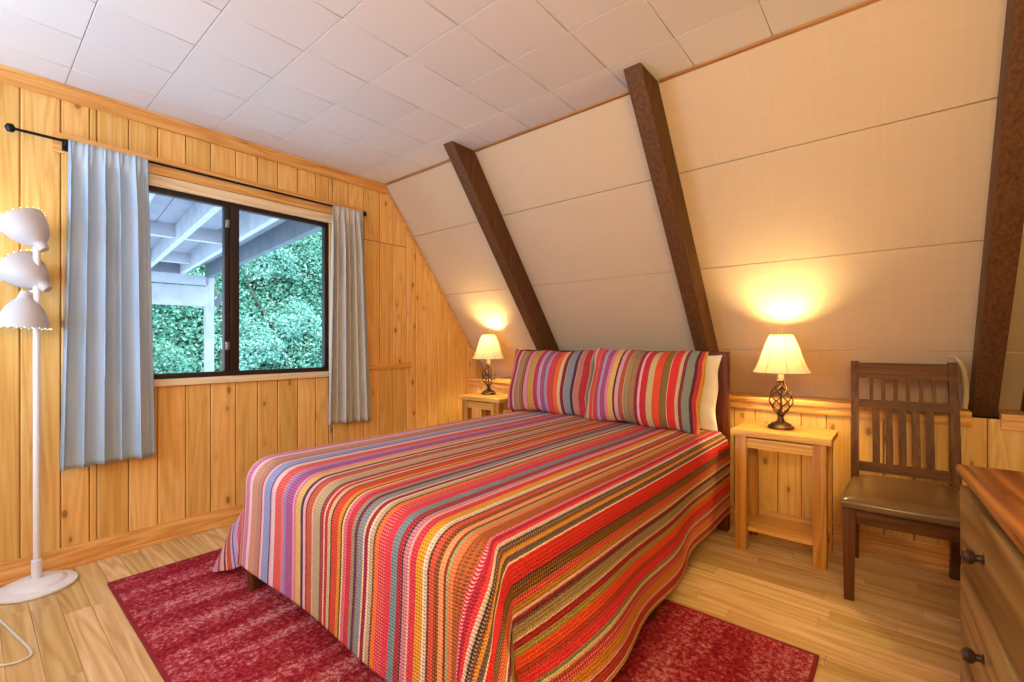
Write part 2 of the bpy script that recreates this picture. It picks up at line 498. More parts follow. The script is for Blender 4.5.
# trim ---------------------------------------------------------------------
m = MB(); m.box((0, YF, 2.372), (.024, -.985, H), .004); m.box((0, YF, 2.428), (.034, -.99, H), .003)
m.build('trim_1', M_pine_y, **S)                                       # moulding under the ceiling, window wall
m = MB()                                                               # strip where the slope meets the window wall
d = Vector((0, TAN, 0))
a, b = Vector((.012, slope_y(H)-.012, H-.01)), Vector((.012, slope_y(.82)-.012, .82))
m.bar(a, b, .022, .016, .002); m.build('trim_2', M_pine_y, **S)
m = MB()
for x0, x1 in ((0, .955), (1.045, 2.235), (2.335, 3.525), (3.62, XR)): m.box((x0, -1.016, H-.009), (x1, -.985, H), .002)
m.build('trim_3', M_slat, **S)                                       # strip where slope and ceiling meet
m = MB()
for x0, x1 in ((0, .952), (1.048, 2.232), (2.338, 3.523), (3.623, XR)):
    m.box((x0, -.03, .772), (x1, .245, .802), .003); m.box((x0, -.016, .726), (x1, 0, .772), .003)
m.build('trim_4', M_pine_x, **S)                                       # ledge on the knee wall
m = MB(); m.box((XR-.065, -.06, .80), (XR-.012, .0, .82), 0)
P = [Vector((XR-.06, slope_y(z)-o_, z)) for z, o_ in ((.803, .0), (H-.0, .0), (H-.0, .1), (.803, .1))]
m.prism(P, (.055, 0, 0), .002); m.build('trim_5', M_beam, **S)         # dark rake board on the right wall
m = MB(); m.box((0, YF, 0), (.016, 0, .105), .003); m.box((.0, YF, 0), (.028, 0, .018), .004)
m.build('baseboard_left', M_pine_y, **S)
m = MB(); m.box((0.016, -.016, 0), (XR, 0, .10), .003); m.box((.016, -.028, 0), (XR, 0, .018), .004)
m.build('baseboard_back', M_pine_x, **S)
m = MB(); m.box((0, -1.245, .928), (.018, -.735, .976), .003)
m.build('trim_6', M_pine_y, **S)                                       # rail beside the right curtain
# exposed rafters
for x0, lab in ((.958, 'dark rafter on the slope between the far table lamp and the bed'),
                (2.24, 'dark rafter on the slope above the right end of the headboard'),
                (3.53, 'dark rafter on the slope behind the wooden chair, beside the dresser')):
    m = MB(); P = [Vector((x0, y, z)) for y, z in ((-1.206, H), (-1.0, H), (.2545, .775), (.0486, .775))]
    m.prism(P, (.088, 0, 0), .004)
    m.build('ceiling_beam', M_beam, kind='structure', label=lab, category='rafter')

# ------------------------------------------------------------------ window
W = thing('window_1', 'two-pane sliding window in a dark bronze frame between the grey blue curtains', 'window', (0, 0, 0)); W['kind'] = 'structure'
fx0, fx1 = -.05, -.008
m = MB()
for a, b, c, d in ((WY0, WY1, WZ0, WZ0+.03), (WY0, WY1, WZ1-.03, WZ1)): m.box((fx0, a, c), (fx1, b, d), .002)
for a, b in ((WY0, WY0+.03), (WY1-.03, WY1)): m.box((fx0, a, WZ0+.03), (fx1, b, WZ1-.03), .002)
m.build('window_frame', M_frame, W)
m = MB(); m.box((fx0+.004, -2.17, WZ0+.03), (fx1+.004, -2.142, WZ1-.03), .002); m.box((fx0+.004, -2.138, WZ0+.03), (fx1+.006, -2.085, WZ1-.03), .003)
m.build('mullion', M_frame, W)
for a, b, xx in ((WY0+.03, -2.17, -.034), (-2.085, WY1-.03, -.022)):
    m = MB(); m.box((xx, a, WZ0+.03), (xx+.004, b, WZ1-.03), 0); g_ = m.build('glass_pane', M_glass, W, angle=0); g_.data.shade_flat()
m = MB()
for z in (1.10, 1.87): m.box((-.004, -2.166, z), (.012, -2.146, z+.05), .003); m.box((.008, -2.162, z+.012), (.018, -2.150, z+.03), .002)
m.build('window_latch', M_steel, W, label='small metal latches on the mullion')
m = MB(); m.box((0, -2.86, WZ1), (.020, -1.40, WZ1+.062), .003); m.build('head_casing', M_pale_y, W)
m = MB(); m.box((-.008, -2.86, WZ0-.04), (.03, -1.40, WZ0), .004); m.build('window_sill', M_pale_y, W)
m = MB(); m.box((0, -2.94, WZ1+.066), (.018, -1.25, WZ1+.165), .003); m.build('rod_board', M_pine_y, W)

# ------------------------------------------------------------------ curtains and rod
RZ, RX = 2.142, .085
t = thing('curtain_rod', 'thin black curtain rod with ball ends above the window', 'curtain rod', (RX, -3.085, RZ))
m = MB(); m.tube([(0, 0, 0), (0, 1.85, 0)], .007, 10); m.build('rod', M_black, t)
for yy in (0, 1.85):
    m = MB(); m.lathe([(0, -.02), (.012, -.017), (.02, 0), (.012, .017), (0, .02)], (0, yy, 0), 16); m.build('finial', M_black, t)
for yy in (.19, 1.80):
    m = MB(); m.bar((-.066, yy, 0), (0, yy, -.006), .01, .012); m.box((-.067, yy-.012, -.03), (-.061, yy+.012, .03), .001)
    m.lathe([(.012, -.006), (.012, .006)], (0, yy, 0), 12, M=Matrix.Rotation(PI/2, 3, 'X')); m.build('bracket', M_black, t)
def curtain(label, yt0, yt1, yb0, yb1, zb, folds, amp, seed, mat):
    rr = random.Random(seed); ph = [rr.uniform(-.5, .5) for _ in range(40)]; zt = RZ+.006
    def fn(u, v):
        # v = 0 hem, 1 top
        k = u*folds; i = int(k); wob = ph[i]*(1-(k-i))+ph[i+1]*(k-i)
        a = 2*PI*(k+.22*wob)
        open_ = 1-max(0, (v-.80)/.20)**1.0*.55
        s = math.sin(a)+.3*math.sin(2*a+ph[i % 7]*3)+.5*math.sin(.37*a+ph[5]*6)
        x = RX+.012+amp*open_*s*(1+.6*wob)
        y = (yb0*(1-v)+yt0*v)*(1-u)+(yb1*(1-v)+yt1*v)*u+.012*open_*math.cos(a)
        z = zb+(zt-zb)*v+.006*math.sin(3*u+ph[2]*4)*(1-v)
        if v > .93:                                  # rod pocket gathered over the rod
            w_ = min(1, (v-.93)/.025); x = x*(1-w_)+w_*(RX+.017+.30*(x-RX)+.003*math.sin(2.7*a))
        return Vector((x, y, z))
    m = MB(); wd = (yb1-yb0)*1.0
    m.grid(fn, folds*16+1, 60, lambda u, v: (u, v*1.65))
    o = m.build('curtain', mat, None, angle=0, label=label, category='curtain')
    md = o.modifiers.new('thick', 'SOLIDIFY'); md.thickness = .003
    return o
curtain('pale blue grey curtain beside the white floor lamp, the wider of the pair', -2.897, -2.583, -2.932, -2.552, .515, 5, .022, 3, M_curtain)
curtain('narrow curtain, toned grey for its warmer light, in tight folds at the window side nearer the bed', -1.512, -1.262, -1.545, -1.185, .548, 6, .020, 5, M_curtain2)

# ------------------------------------------------------------------ outside
t = thing('porch_roof', 'white-painted porch roof with open rafters seen through the window', 'porch roof', (-1.061, -1.846, 2.3), 0)
pr = math.atan2(-.467, 4.77)
t.rotation_euler = (0, 0, pr)                       # local -x runs away from the house
m = MB(); m.box((-5.1, -2.6, .21), (1.0, .92, .235), .003)
for k in range(12): m.box((-5.1, -2.6+.3*k, .2), (1.0, -2.31+.3*k, .212), .003)
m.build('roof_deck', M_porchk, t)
for yy in (-1.30, -.46, .0, .47):
    m = MB(); m.box((-5.0, yy-.03, 0), (.95, yy+.03, .2), .004); m.build('rafter', M_porch, t)
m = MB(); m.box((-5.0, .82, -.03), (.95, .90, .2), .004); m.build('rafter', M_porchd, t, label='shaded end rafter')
for xx in (-2.05, -4.0):
    for a, b in ((-1.27, -.49), (-.43, -.03), (.03, .44)):
        m = MB(); m.box((xx-.04, a, .05), (xx+.04, b, .2), .003); m.build('crosspiece', M_porch, t)
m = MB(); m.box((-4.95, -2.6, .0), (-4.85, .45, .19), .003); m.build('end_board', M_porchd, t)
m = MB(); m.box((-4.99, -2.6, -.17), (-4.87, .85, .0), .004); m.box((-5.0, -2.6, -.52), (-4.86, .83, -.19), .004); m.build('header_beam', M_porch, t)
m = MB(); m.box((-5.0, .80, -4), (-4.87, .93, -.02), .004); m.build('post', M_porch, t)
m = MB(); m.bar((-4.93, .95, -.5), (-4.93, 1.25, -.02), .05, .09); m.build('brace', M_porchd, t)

def leaf_mat(name, a, b, c):
    t = NT(name)
    rn = t.attr('rnd').outputs['Fac']
    n = t.noise(t.obj(), .9, 2)
    f = t.math('ADD', t.math('MULTIPLY', rn, .6), t.math('MULTIPLY', n.outputs[0], .5))
    col = t.ramp(f, [(.2, lin(a)), (.5, lin(b)), (.85, lin(c))])
    t.fin(col, .5, 0, .4)
    tr = t.new('ShaderNodeBsdfTranslucent'); t.l.new(col, tr.inputs[0])
    mx = t.new('ShaderNodeMixShader'); mx.inputs[0].default_value = .3
    t.l.new(t.b.outputs[0], mx.inputs[1]); t.l.new(tr.outputs[0], mx.inputs[2]); t.l.new(mx.outputs[0], t.out.inputs[0])
    return t.m
M_leaf = leaf_mat('ivy_leaf', '2E7460', '62AC90', 'B8E2C8')
M_leaf2 = leaf_mat('bush_leaf', '4E9884', '84C4AE', 'D2F0E0')
M_hill = plain('hill_soil', '2A4A38', .95, var=.3, nscale=3)
def hill(y, z): return -8.3-.55*max(z, -1)-.25*math.sin(1.3*y)-.2*math.sin(2.1*z+y)
m = MB(); m.grid(lambda u, v: Vector((hill(-4+10*u, -2+9.5*v), -4+10*u, -2+9.5*v)), 40, 36)
m.build('ground_hillside', M_hill, **S)
rg = random.Random(11)
def leaf(m, p, s, nrm):
    n = (nrm+Vector((rg.gauss(0, .6), rg.gauss(0, .6), rg.gauss(0, .6)))).normalized()
    a = n.orthogonal().normalized(); a = Matrix.Rotation(rg.uniform(0, 6.3), 3, n) @ a; b = n.cross(a)
    bm = m.bm; q = [p-a*s*.62, p+b*s*.32+n*s*.1, p+a*s*.62, p-b*s*.32+n*s*.1]
    f = bm.faces.new([bm.verts.new(x) for x in q]); f[m.rl] = rg.random()
m = MB()
for _ in range(46000):
    y, z = rg.uniform(-2.2, 5.2), rg.uniform(-.8, 6.2)
    leaf(m, Vector((hill(y, z)+abs(rg.gauss(0, .18))+.03, y, z)), rg.uniform(.045, .10), Vector((1, -.1, .6)))
m.build('hillside_foliage', M_leaf, recalc=False, kind='stuff', label='dense green leaves covering the slope outside the window', category='foliage')
def bush(y, z, r, n, label, mat, name='bush'):
    m = MB(); c = Vector((hill(y, z)+.35, y, z))
    for _ in range(n):
        d = Vector((rg.gauss(0, 1), rg.gauss(0, 1), rg.gauss(0, 1))).normalized()
        k = rg.uniform(.45, 1)
        rr = r*(1+.25*math.sin(5*d.y+3*d.z)+.15*math.sin(9*d.z))
        leaf(m, c+Vector((d.x*rr*.7, d.y*rr, d.z*rr*.8))*k, rg.uniform(.04, .085), d+Vector((.6, 0, .6)))
    m.build(name, mat, recalc=False, label=label, category='bush')
bush(1.35, 1.05, .75, 4200, 'bright light-green bush low on the hillside, right of the window mullion', M_leaf2)
bush(2.15, 3.4, .85, 4200, 'pale green bush high on the hillside, in the upper right corner of the window', M_leaf2)
bush(2.45, 1.7, .65, 3200, 'pale leafy bush outside, halfway up the window against the right curtain', M_leaf2)
bush(-.55, .7, .55, 2400, 'leafy green bush outside, under the porch beam beside the left curtain', M_leaf)
for k, (y, l) in enumerate(((.42, 'thin bare tree trunk on the hillside just right of the porch post'), (1.95, 'thin bare tree trunk on the hillside behind the right window pane'))):
    m = MB(); m.tube([(hill(y, z)+.28, y+.12*math.sin(z*1.3+k)-.1*z*(k*2-1), z) for z in (-.5, .5, 1.5, 2.5, 3.5, 4.5)], lambda s: .05-.03*s, 7)
    m.build('tree_trunk', M_bark, label=l, category='tree trunk')

# ------------------------------------------------------------------ rug
m = MB(); m.box((.39, -2.785, 0), (3.02, -1.235, .011), .004)
rug = m.build('rug', M_rug, None, label='deep red flecked area rug on the wood floor under the bed', category='rug')
m = MB()
for a, b in (((.386, -2.789, 0), (.40, -1.231, .0125)), ((3.01, -2.789, 0), (3.024, -1.231, .0125)), ((.386, -2.789, 0), (3.024, -2.775, .0125)), ((.386, -1.245, 0), (3.024, -1.231, .0125))):
    m.box(a, b, .003)
m.build('binding', M_rugedge, rug)
RT = .011

# ------------------------------------------------------------------ bed
BX, BY = 1.66, -.23
bed = thing('bed', 'dark wood bed with a plain panel headboard, under the striped bedspread', 'bed', (BX, BY, 0))
def L(x, y, z): return (x-BX, y-BY, z)
hb = MB(); hb.box(L(.92, -.243, .30), L(2.40, -.217, 1.06), .004, rnd=.4); hb.box(L(.90, -.25, 1.045), L(2.40, -.21, 1.087), .005, rnd=.5)
hb = hb.build('headboard', M_head, bed)
for x0 in (.862, 2.394):
    m = MB(); m.box(L(x0, -.262, 0), L(x0+.062, -.205, 1.090), .004); m.build('headboard_post', M_head, bed)
for x0 in (.925, 2.42):
    m = MB(); m.box(L(x0, -2.37, .20), L(x0+.03, -.262, .33), .004); m.build('side_rail', M_dark, bed)
m = MB(); m.box(L(.955, -2.385, .20), L(2.42, -2.355, .33), .004); m.build('foot_rail', M_dark_x, bed)
for x0, y0, zz in ((.935, -2.385, RT), (2.40, -2.385, RT), (2.432, -1.425, RT), (.925, -1.42, RT)):
    m = MB(); m.box(L(x0, y0, zz), L(x0+.055, y0+.055, .21), .004, taper=(.85, .85, 0, 0)); m.build('leg', M_dark, bed)
m = MB(); m.box(L(.955, -2.355, .30), L(2.42, -.265, .598), .06, seg=4); m.build('mattress', M_matt, bed)

# bedspread: drape laid over the mattress, hem hanging free on three sides
CW0, CW1, CY0, CY1 = .48, 2.915, -2.83, -.275
def smooth(a, b, x):
    x = max(0, min(1, (x-a)/(b-a))); return x*x*(3-2*x)
def knots_(x, P):
    """smooth interpolation through (x, y) pairs"""
    for (a, p), (b, q) in zip(P, P[1:]):
        if x <= b: return p+(q-p)*smooth(a, b, x)
    return P[-1][1]
RHO, TOPZ = .10, .614
XL_, XR_, YFT = .905+RHO, 2.468-RHO, -2.405+RHO        # where the flat top ends
def drape(rx, ry):
    """rest position on the cloth -> place on the bed"""
    sx = -1 if rx < XL_ else 1
    a = max(XL_-rx, rx-XR_, 0); b = max(YFT-ry, 0)
    cx, cy = min(max(rx, XL_), XR_), max(ry, YFT)
    crown = .010*(1-abs(2*(cx-XL_)/(XR_-XL_)-1)**4)*(1-max(0, -(cy+1.3)/1.1)**6)
    crown += .0025*math.sin(7*cx+2*cy)*math.sin(3.1*cy+cx)
    z0 = TOPZ+crown
    if a == 0 and b == 0: return (rx, ry, z0)
    r = math.hypot(a, b); ph = math.degrees(math.atan2(b, a))
    if sx > 0: flare = .0+.29*smooth(-.6, -2.1, cy)+.05*math.sin(cy*9.0+.4)*smooth(-.4, -1.1, cy)
    else: flare = .05+.03*math.sin(cy*8)
    foot = .03+.025*math.sin(cx*6.5+1)
    if b == 0: th, al = 0, flare*(1-.45*smooth(-2.16, -2.36, cy))
    elif a == 0: th, al = 90, foot
    else:
        f0 = flare*.55; am = .50 if sx < 0 else .34
        th = knots_(ph, [(0, 0), (14, 4), (42, 20), (66, 32), (90, 90)])
        al = knots_(ph, [(0, f0), (16, .10), (42, am), (68, .10), (90, foot)])
    arc = RHO*PI/2
    if r < arc:
        t = r/RHO; out, dn = RHO*math.sin(t), RHO*(1-math.cos(t))
        k = r/arc; dn += 0
    else:
        q = r-arc; al2 = al*min(1, .35+q*2.2)
        out, dn = RHO+q*math.sin(al2), RHO+q*math.cos(al2)
    th = R(th)
    x, y, z = cx+sx*out*math.cos(th), cy-out*math.sin(th), z0-dn
    return (x, y, max(z, RT+.008))
def steps(lo, hi, brk, n):
    return [lo+(hi-lo)*i/(n-1) for i in range(n)]
RXS, RYS = steps(CW0, CW1, None, 150), steps(CY0, CY1, None, 150)
NX, NY = len(RXS), len(RYS)
bm = bmesh.new(); uvl = bm.loops.layers.uv.new('UVMap')
V = [bm.verts.new(drape(x, y)) for y in RYS for x in RXS]
for j in range(NY-1):
    for i in range(NX-1):
        f = bm.faces.new((V[j*NX+i], V[j*NX+i+1], V[j*NX+NX+i+1], V[j*NX+NX+i])); f.smooth = True
        for lp, (a, b) in zip(f.loops, ((i, j), (i+1, j), (i+1, j+1), (i, j+1))):
            lp[uvl].uv = (RXS[a], RYS[b])
FRONT = [(0.021, 'C25A78', 'F2C6D2'), (0.043, 'D8629A', 'F3B9D0'), (0.023, 'F2DDE2', 'D9A5B8'), (0.051, 'D08A70', 'E8B8A0'), (0.039, 'C88F72', '8C8A88'), (0.013, 'C23A55', 'C23A55'), (0.013, 'F0BCC8', 'F0BCC8'), (0.056, '8E9FD0', 'A9B6DE'), (0.01, '6A3560', '6A3560'), (0.032, 'F0D5DA', 'D8B0BC'), (0.052, 'E2504C', 'F08A80'), (0.017, 'DE6F84', 'F0A8B0'), (0.017, '8A86C0', 'B0AEDC'), (0.06, 'A24B92', 'DA80AC'), (0.021, 'DC6C90', 'F2B0C0'), (0.041, 'E8C470', 'C9A050'), (0.01, '4A3058', '4A3058'), (0.025, 'F0B8C4', 'E898A8'), (0.044, 'CC6440', 'B85038'), (0.056, 'C2B08C', '9C8460'), (0.022, '9A2440', 'D05070'), (0.022, 'C22848', 'C22848'), (0.024, 'DCC490', 'B09468'), (0.038, 'DE4A30', 'B83428'), (0.017, 'E89830', 'C87830'), (0.016, '5C5428', '302C18'), (0.02, 'E87890', '8C3040'), (0.028, 'C8263C', 'E04858'), (0.019, 'A89888', '706058'), (0.012, '54204C', '54204C'), (0.037, '8E9CB0', '54506C'), (0.025, '9A1C48', '9A1C48'), (0.025, 'CCBC98', '8C7C60'), (0.024, 'F07028', 'F09048'), (0.038, 'D02C40', 'F4A0A8'), (0.026, 'D8304C', 'E05068'), (0.025, '7E9CA8', '405868'), (0.022, 'A01838', 'D84860'), (0.027, 'C07090', 'E8B0C0'), (0.03, 'D02840', 'E86070'), (0.028, 'E8B030', '983828'), (0.002, '7C1840', '7C1840'), (0.019, 'E8D4B8', '60302C'), (0.022, 'D04030', 'E87858'), (0.022, '6C3418', 'C87840'), (0.013, 'F0A878', 'D07848'), (0.01, '983018', '502010'), (0.011, 'A4AC78', '8C9460'), (0.017, 'D87848', 'E09468'), (0.027, 'B46030', '4C2410'), (0.013, 'C82858', 'F8C8DC'), (0.007, 'A81440', 'A81440'), (0.007, 'E02C40', 'E04858'), (0.008, 'E0C8C8', 'A89098'), (0.011, '30242C', 'C0B090'), (0.02, 'DC9830', 'D08828'), (0.014, '5C4848', '8C7468'), (0.047, 'D81C20', 'E84038'), (0.029, '64481C', 'C08830'), (0.024, 'E03038', 'F4A090')]
LEFT = [(.06, 'D9A0C0', 'B8A8D8'), (.03, 'C8384C', 'E07080'), (.03, 'E8D0B8', 'C09070'), (.02, '8A2440', '8A2440'), (.04, 'DE5A40', 'B83428'), (.02, 'C8BCE0', 'A8A0D0'), (.035, 'B8A4D4', 'D8B8E0'),
        (.045, 'D24868', 'F0A0B0'), (.055, 'D89A34', 'C08028'), (.02, '7C2038', '7C2038'), (.018, 'B8A898', '908070'), (.045, 'B8302C', 'D05040'), (.025, 'D0905C', 'B87040')]
SIDE = [(.02, 'D89830', '6C3018'), (.006, 'F0C8C8', 'F0C8C8'), (.018, '8C1028', 'A82038'), (.04, 'A8946C', '8C7850'), (.012, 'E8D4B0', '30201C'), (.016, 'A01428', 'B02838'), (.022, 'B4A050', '7C6C28'),
        (.04, 'E8481C', 'F06030'), (.018, 'C82820', '6C5C30'), (.03, 'E02430', 'E84850'), (.017, '8C9470', '606848'), (.022, 'A83830', 'C06858'), (.016, 'C82838', 'F0A8A0'), (.03, 'D88C28', 'C87020'),
        (.007, '7C1028', '7C1028'), (.008, 'F0B0A8', 'D08080'), (.035, 'C03828', '983020'), (.03, 'D0A060', 'B88040')]
k_ = 1.60/sum(w for w, b, c in FRONT); FRONT = [(w*k_, b, c) for w, b, c in FRONT]
k_ = .50/sum(w for w, b, c in LEFT); LEFT = [(w*k_, b, c) for w, b, c in LEFT]
k_ = .34/sum(w for w, b, c in SIDE); SIDE = [(w*k_, b, c) for w, b, c in SIDE]
ST = []
for i, (w, b, c) in enumerate(LEFT+FRONT+SIDE):                  # thin contrast rows between the wider stripes
    if w > .018: ST += [(.0042, ('F6E4D2', '4A1828', 'F0B8C0', '6A3A20', 'F0D8A0')[i % 5], 'B88878'), (w-.0042, b, c)]
    else: ST.append((w, b, c))
M_spread = stripe_mat('bedspread_stripes', ST, CW0, CW1-CW0)
me = bpy.data.meshes.new('bedspread'); bm.to_mesh(me); bm.free(); me.materials.append(M_spread)
sp = bpy.data.objects.new('bedspread', me); COL.objects.link(sp)
sp['label'] = 'multicoloured striped crochet bedspread hanging over the foot and sides of the bed'; sp['category'] = 'bedspread'
md = sp.modifiers.new('relax', 'SMOOTH'); md.factor = .5; md.iterations = 4
md = sp.modifiers.new('sub', 'SUBSURF'); md.levels = md.render_levels = 1
md = sp.modifiers.new('thick', 'SOLIDIFY'); md.thickness = .006; md.offset = 1

# pillows
def pillow(name, label, w, h, T, loc, lean, rz, mat, seed, cat='pillow', group=None, roll=0):
    rr = random.Random(seed); m = MB(); n = 46
    px = [rr.uniform(0, 6.3) for _ in range(6)]
    def f(side):
        def fn(a, b):
            u, v = 2*a-1, 2*b-1
            t = T/2*((1-abs(u)**2.4)**.62)*((1-abs(v)**2.4)**.62)
            t *= 1+.06*math.sin(4*u+px[0])*math.sin(3*v+px[1])
            e = 1-min(1-abs(u), 1-abs(v))
            t += .006*math.sin(17*u+px[2])*e**6*(1-abs(v)**8)+.004*math.sin(13*v+px[3])*e**5
            t = max(t, .003) if e < .999 else 0
            x = w/2*u*(1-.035*(1-v*v))+.006*math.sin(6*v+px[4])*abs(u)**3
            z = h/2*v*(1-.055*(1-u*u))+.007*math.sin(7*u+px[5])*abs(v)**3
            return Vector((x, -t*1.15 if side else t*.8, z))
        return fn
    m.grid(f(1), n, n, lambda a, b: (a*w, b*h)); m.grid(f(0), n, n, lambda a, b: (a*w, b*h))
    bmesh.ops.remove_doubles(m.bm, verts=m.bm.verts[:], dist=.0008)
    o = m.build(name, mat, None, angle=0, label=label, category=cat)
    o.location = loc; o.rotation_euler = (-lean, roll, rz)
    if group: o['group'] = group
    md = o.modifiers.new('s', 'SUBSURF'); md.levels = md.render_levels = 1
    return o
PL = [(3, 'A85038', 'C07850'), (2, 'E0B0B8', 'B87080'), (3, 'B41C40', 'C83850'), (1.5, 'E8B0B8', 'E8B0B8'), (4, 'B09468', '8C7048'), (3, 'A86038', 'C08858'), (1, '6C2838', '6C2838'), (3, 'E898A8', 'D07890'), (4, 'D8A848', 'B88838'), (3, 'C02C58', 'D84870'),
      (2, 'C8A0B8', 'A880A0'), (3, 'A85088', 'C070A0'), (2, 'A8A0C0', '8C88B0'), (4, 'D03848', 'E06070'), (3, 'F07030', 'E05828'), (2, 'E8C8A0', 'C8A078'), (2, '841838', '841838'), (4, '8C98A8', '687488'), (1.5, '4C2048', '4C2048'), (3, 'C88878', 'A85848'), (3, 'C0203C', 'D84050'), (2, 'B8A890', '988870')]
PR = [(3, '9C9CA0', '7C7478'), (2, 'F0C0B0', 'E09080'), (4, 'E85838', 'D04028'), (4, 'D03048', 'E06070'), (2.5, 'A0A0D0', 'B8B8E0'), (4, 'A84880', 'C06898'), (3, 'E07890', 'F0B8C0'), (4, 'E8B040', 'F0E0A0'), (1.5, '5C1838', '5C1838'), (3, 'E0A8B0', 'C88090'), (3, 'B84C34', 'C86848'),
      (4, '98845C', 'B89C70'), (4, 'A88058', '886040'), (2, '8C1838', '8C1838'), (1.5, 'F0B0C8', 'E080A8'), (4, 'C8142C', 'D83040'), (4, 'D8C090', 'A88C5C'), (5, 'E85030', 'D83C20'), (4, '74642C', 'A87830'), (5, 'E02C38', 'D02030'), (2, 'D8C8A0', '80683C'), (2, '84203C', '84203C'), (4, '8C988C', '687468'), (1.5, '4C2038', '4C2038'), (2, 'C02438', 'D84858'), (2, 'D89838', 'E8B860')]
def pst(name, lst, w):
    k = w/sum(a for a, b, c in lst); out = []
    for i, (a, b, c) in enumerate(lst):
        if a*k > .02 and i < 22: out += [(.003, ('5A2030', 'F0D8C8')[i % 2], 'A07060'), (a*k-.003, b, c)]
        else: out.append((a*k, b, c))
    return stripe_mat(name, out, 0, w)
PW, PH = .75, .50
pillow('pillow', 'striped pillow on the far side of the bed, by the window wall', PW, PH, .22, (1.235, -.395, .856), R(17), R(2), pst('pillow_stripes_far', PL, PW), 4)
pillow('pillow', 'striped pillow on the near side of the bed, with white cotton showing at its edge', PW+.03, PH+.01, .23, (2.000, -.458, .864), R(17), R(-1), pst('pillow_stripes_near', PR, PW+.03), 9, roll=.022)
pillow('pillow', 'plain white pillow tucked behind the near striped pillow', .76, .47, .095, (2.05, -.315, .85), R(13), R(0), M_pillowc, 21)

# ------------------------------------------------------------------ nightstands
ns = thing('nightstand', 'oak nightstand with open shelf between the bed and the wooden chair', 'nightstand', (2.757, -.295, 0), 0)
m = MB(); m.box((-.234, -.172, .630), (.234, .165, .662), .004); m.build('table_top', M_oak_x, ns)
for x0 in (-.2125, .1535):
    for y0 in (-.155, .085):
        m = MB(); m.box((x0, y0, 0), (x0+.059, y0+.059, .630), .003); m.build('leg', M_oak, ns)
for a, b in (((-.154, -.147, .565), (.154, -.127, .618)), ((-.154, .116, .565), (.154, .136, .618))):
    m = MB(); m.box(a, b, .002); m.build('apron', M_oak_x, ns)
for x0 in (-.205, .185):
    m = MB(); m.box((x0, -.096, .565), (x0+.02, .085, .630), .002); m.build('apron', M_oak_x, ns)
    m = MB(); m.box((x0, -.096, .07), (x0+.02, .085, .10), .002); m.build('shelf_support', M_oak_x, ns)
m = MB(); m.box((-.20, -.125, .10), (.20, .115, .122), .003); m.build('shelf', M_oak_x, ns)
n2 = dup(ns, (.563, -.295, 0), 0, 'oak nightstand in the corner between the window wall and the bed')
n2.scale = (1, 1, 1.043)

# ------------------------------------------------------------------ table lamps
lp = thing('table_lamp', 'table lamp with twisted metal base, lit, on the nightstand beside the wooden chair', 'lamp', (2.738, -.262, .662))
m = MB(); m.lathe([(.0, 0), (.062, 0), (.067, .006), (.065, .014), (.054, .020), (.050, .028), (.036, .034), (.022, .040), (.014, .055), (.012, .066), (.018, .072), (.010, .078)], seg=36); m.build('base', M_metal, lp)
m = MB(); m.tube([(0, 0, .07), (0, 0, .275)], .006, 10)
m.lathe([(.010, .25), (.016, .258), (.022, .268), (.018, .276), (.012, .284)], seg=20); m.lathe([(.02, .076), (.024, .082), (.02, .088)], seg=20); m.build('stem', M_metal, lp)
for k in range(6):
    pts = []
    for i in range(25):
        s = i/24; a = 2*PI*k/6+s*PI*1.0; r = .014+.044*math.sin(PI*s**.85)**1.0
        pts.append((r*math.cos(a), r*math.sin(a), .083+.175*s))
    m = MB(); m.tube(pts, .0042, 7); m.build('twisted_bar', M_metal, lp)
m = MB(); m.lathe([(.014, .28), (.016, .283), (.016, .318), (.012, .325)], seg=20); m.build('socket', M_white, lp)
SP = [(.143, .315), (.126, .345), (.110, .385), (.095, .43), (.080, .475), (.066, .51), (.056, .527)]
def pleat(a, k): return .012*abs(math.cos(4*a))-.006
m = MB(); m.lathe(SP, seg=64, cap=False, wave=pleat); shade = m.build('lamp_shade', M_shade, lp, recalc=False)
m = MB()
for k in range(8):
    a = 2*PI*(k+.5)/8; m.tube([(r*1.0*math.cos(a), r*1.0*math.sin(a), z) for r, z in SP], .0013, 5)
for r, z in (SP[0], SP[-1]):
    m.tube([(r*(1+pleat(2*PI*i/64, 0))*math.cos(2*PI*i/64), r*(1+pleat(2*PI*i/64, 0))*math.sin(2*PI*i/64), z) for i in range(65)], .0018, 5)
m.build('shade_seams', M_seam, shade)
m = MB(); m.tube([(.0, 0, .325), (.045, 0, .36), (.048, 0, .43), (.02, 0, .515), (0, 0, .53), (-.02, 0, .515), (-.048, 0, .43), (-.045, 0, .36), (0, 0, .325)], .0016, 6); m.tube([(-.054, 0, .524), (.054, 0, .524)], .0015, 6); m.build('harp', M_metal, lp)
m = MB(); m.lathe([(.0, .528), (.006, .530), (.004, .540), (.007, .548), (0, .556)], seg=14); m.build('finial', M_metal, lp)
m = MB(); m.lathe([(.0, .325), (.013, .33), (.016, .35), (.027, .39), (.028, .41), (.02, .435), (0, .445)], seg=20); m.build('bulb', M_bulb, lp)
lp2 = dup(lp, (.455, -.225, .6903), 0, 'table lamp with twisted metal base, lit, in the corner by the window wall')

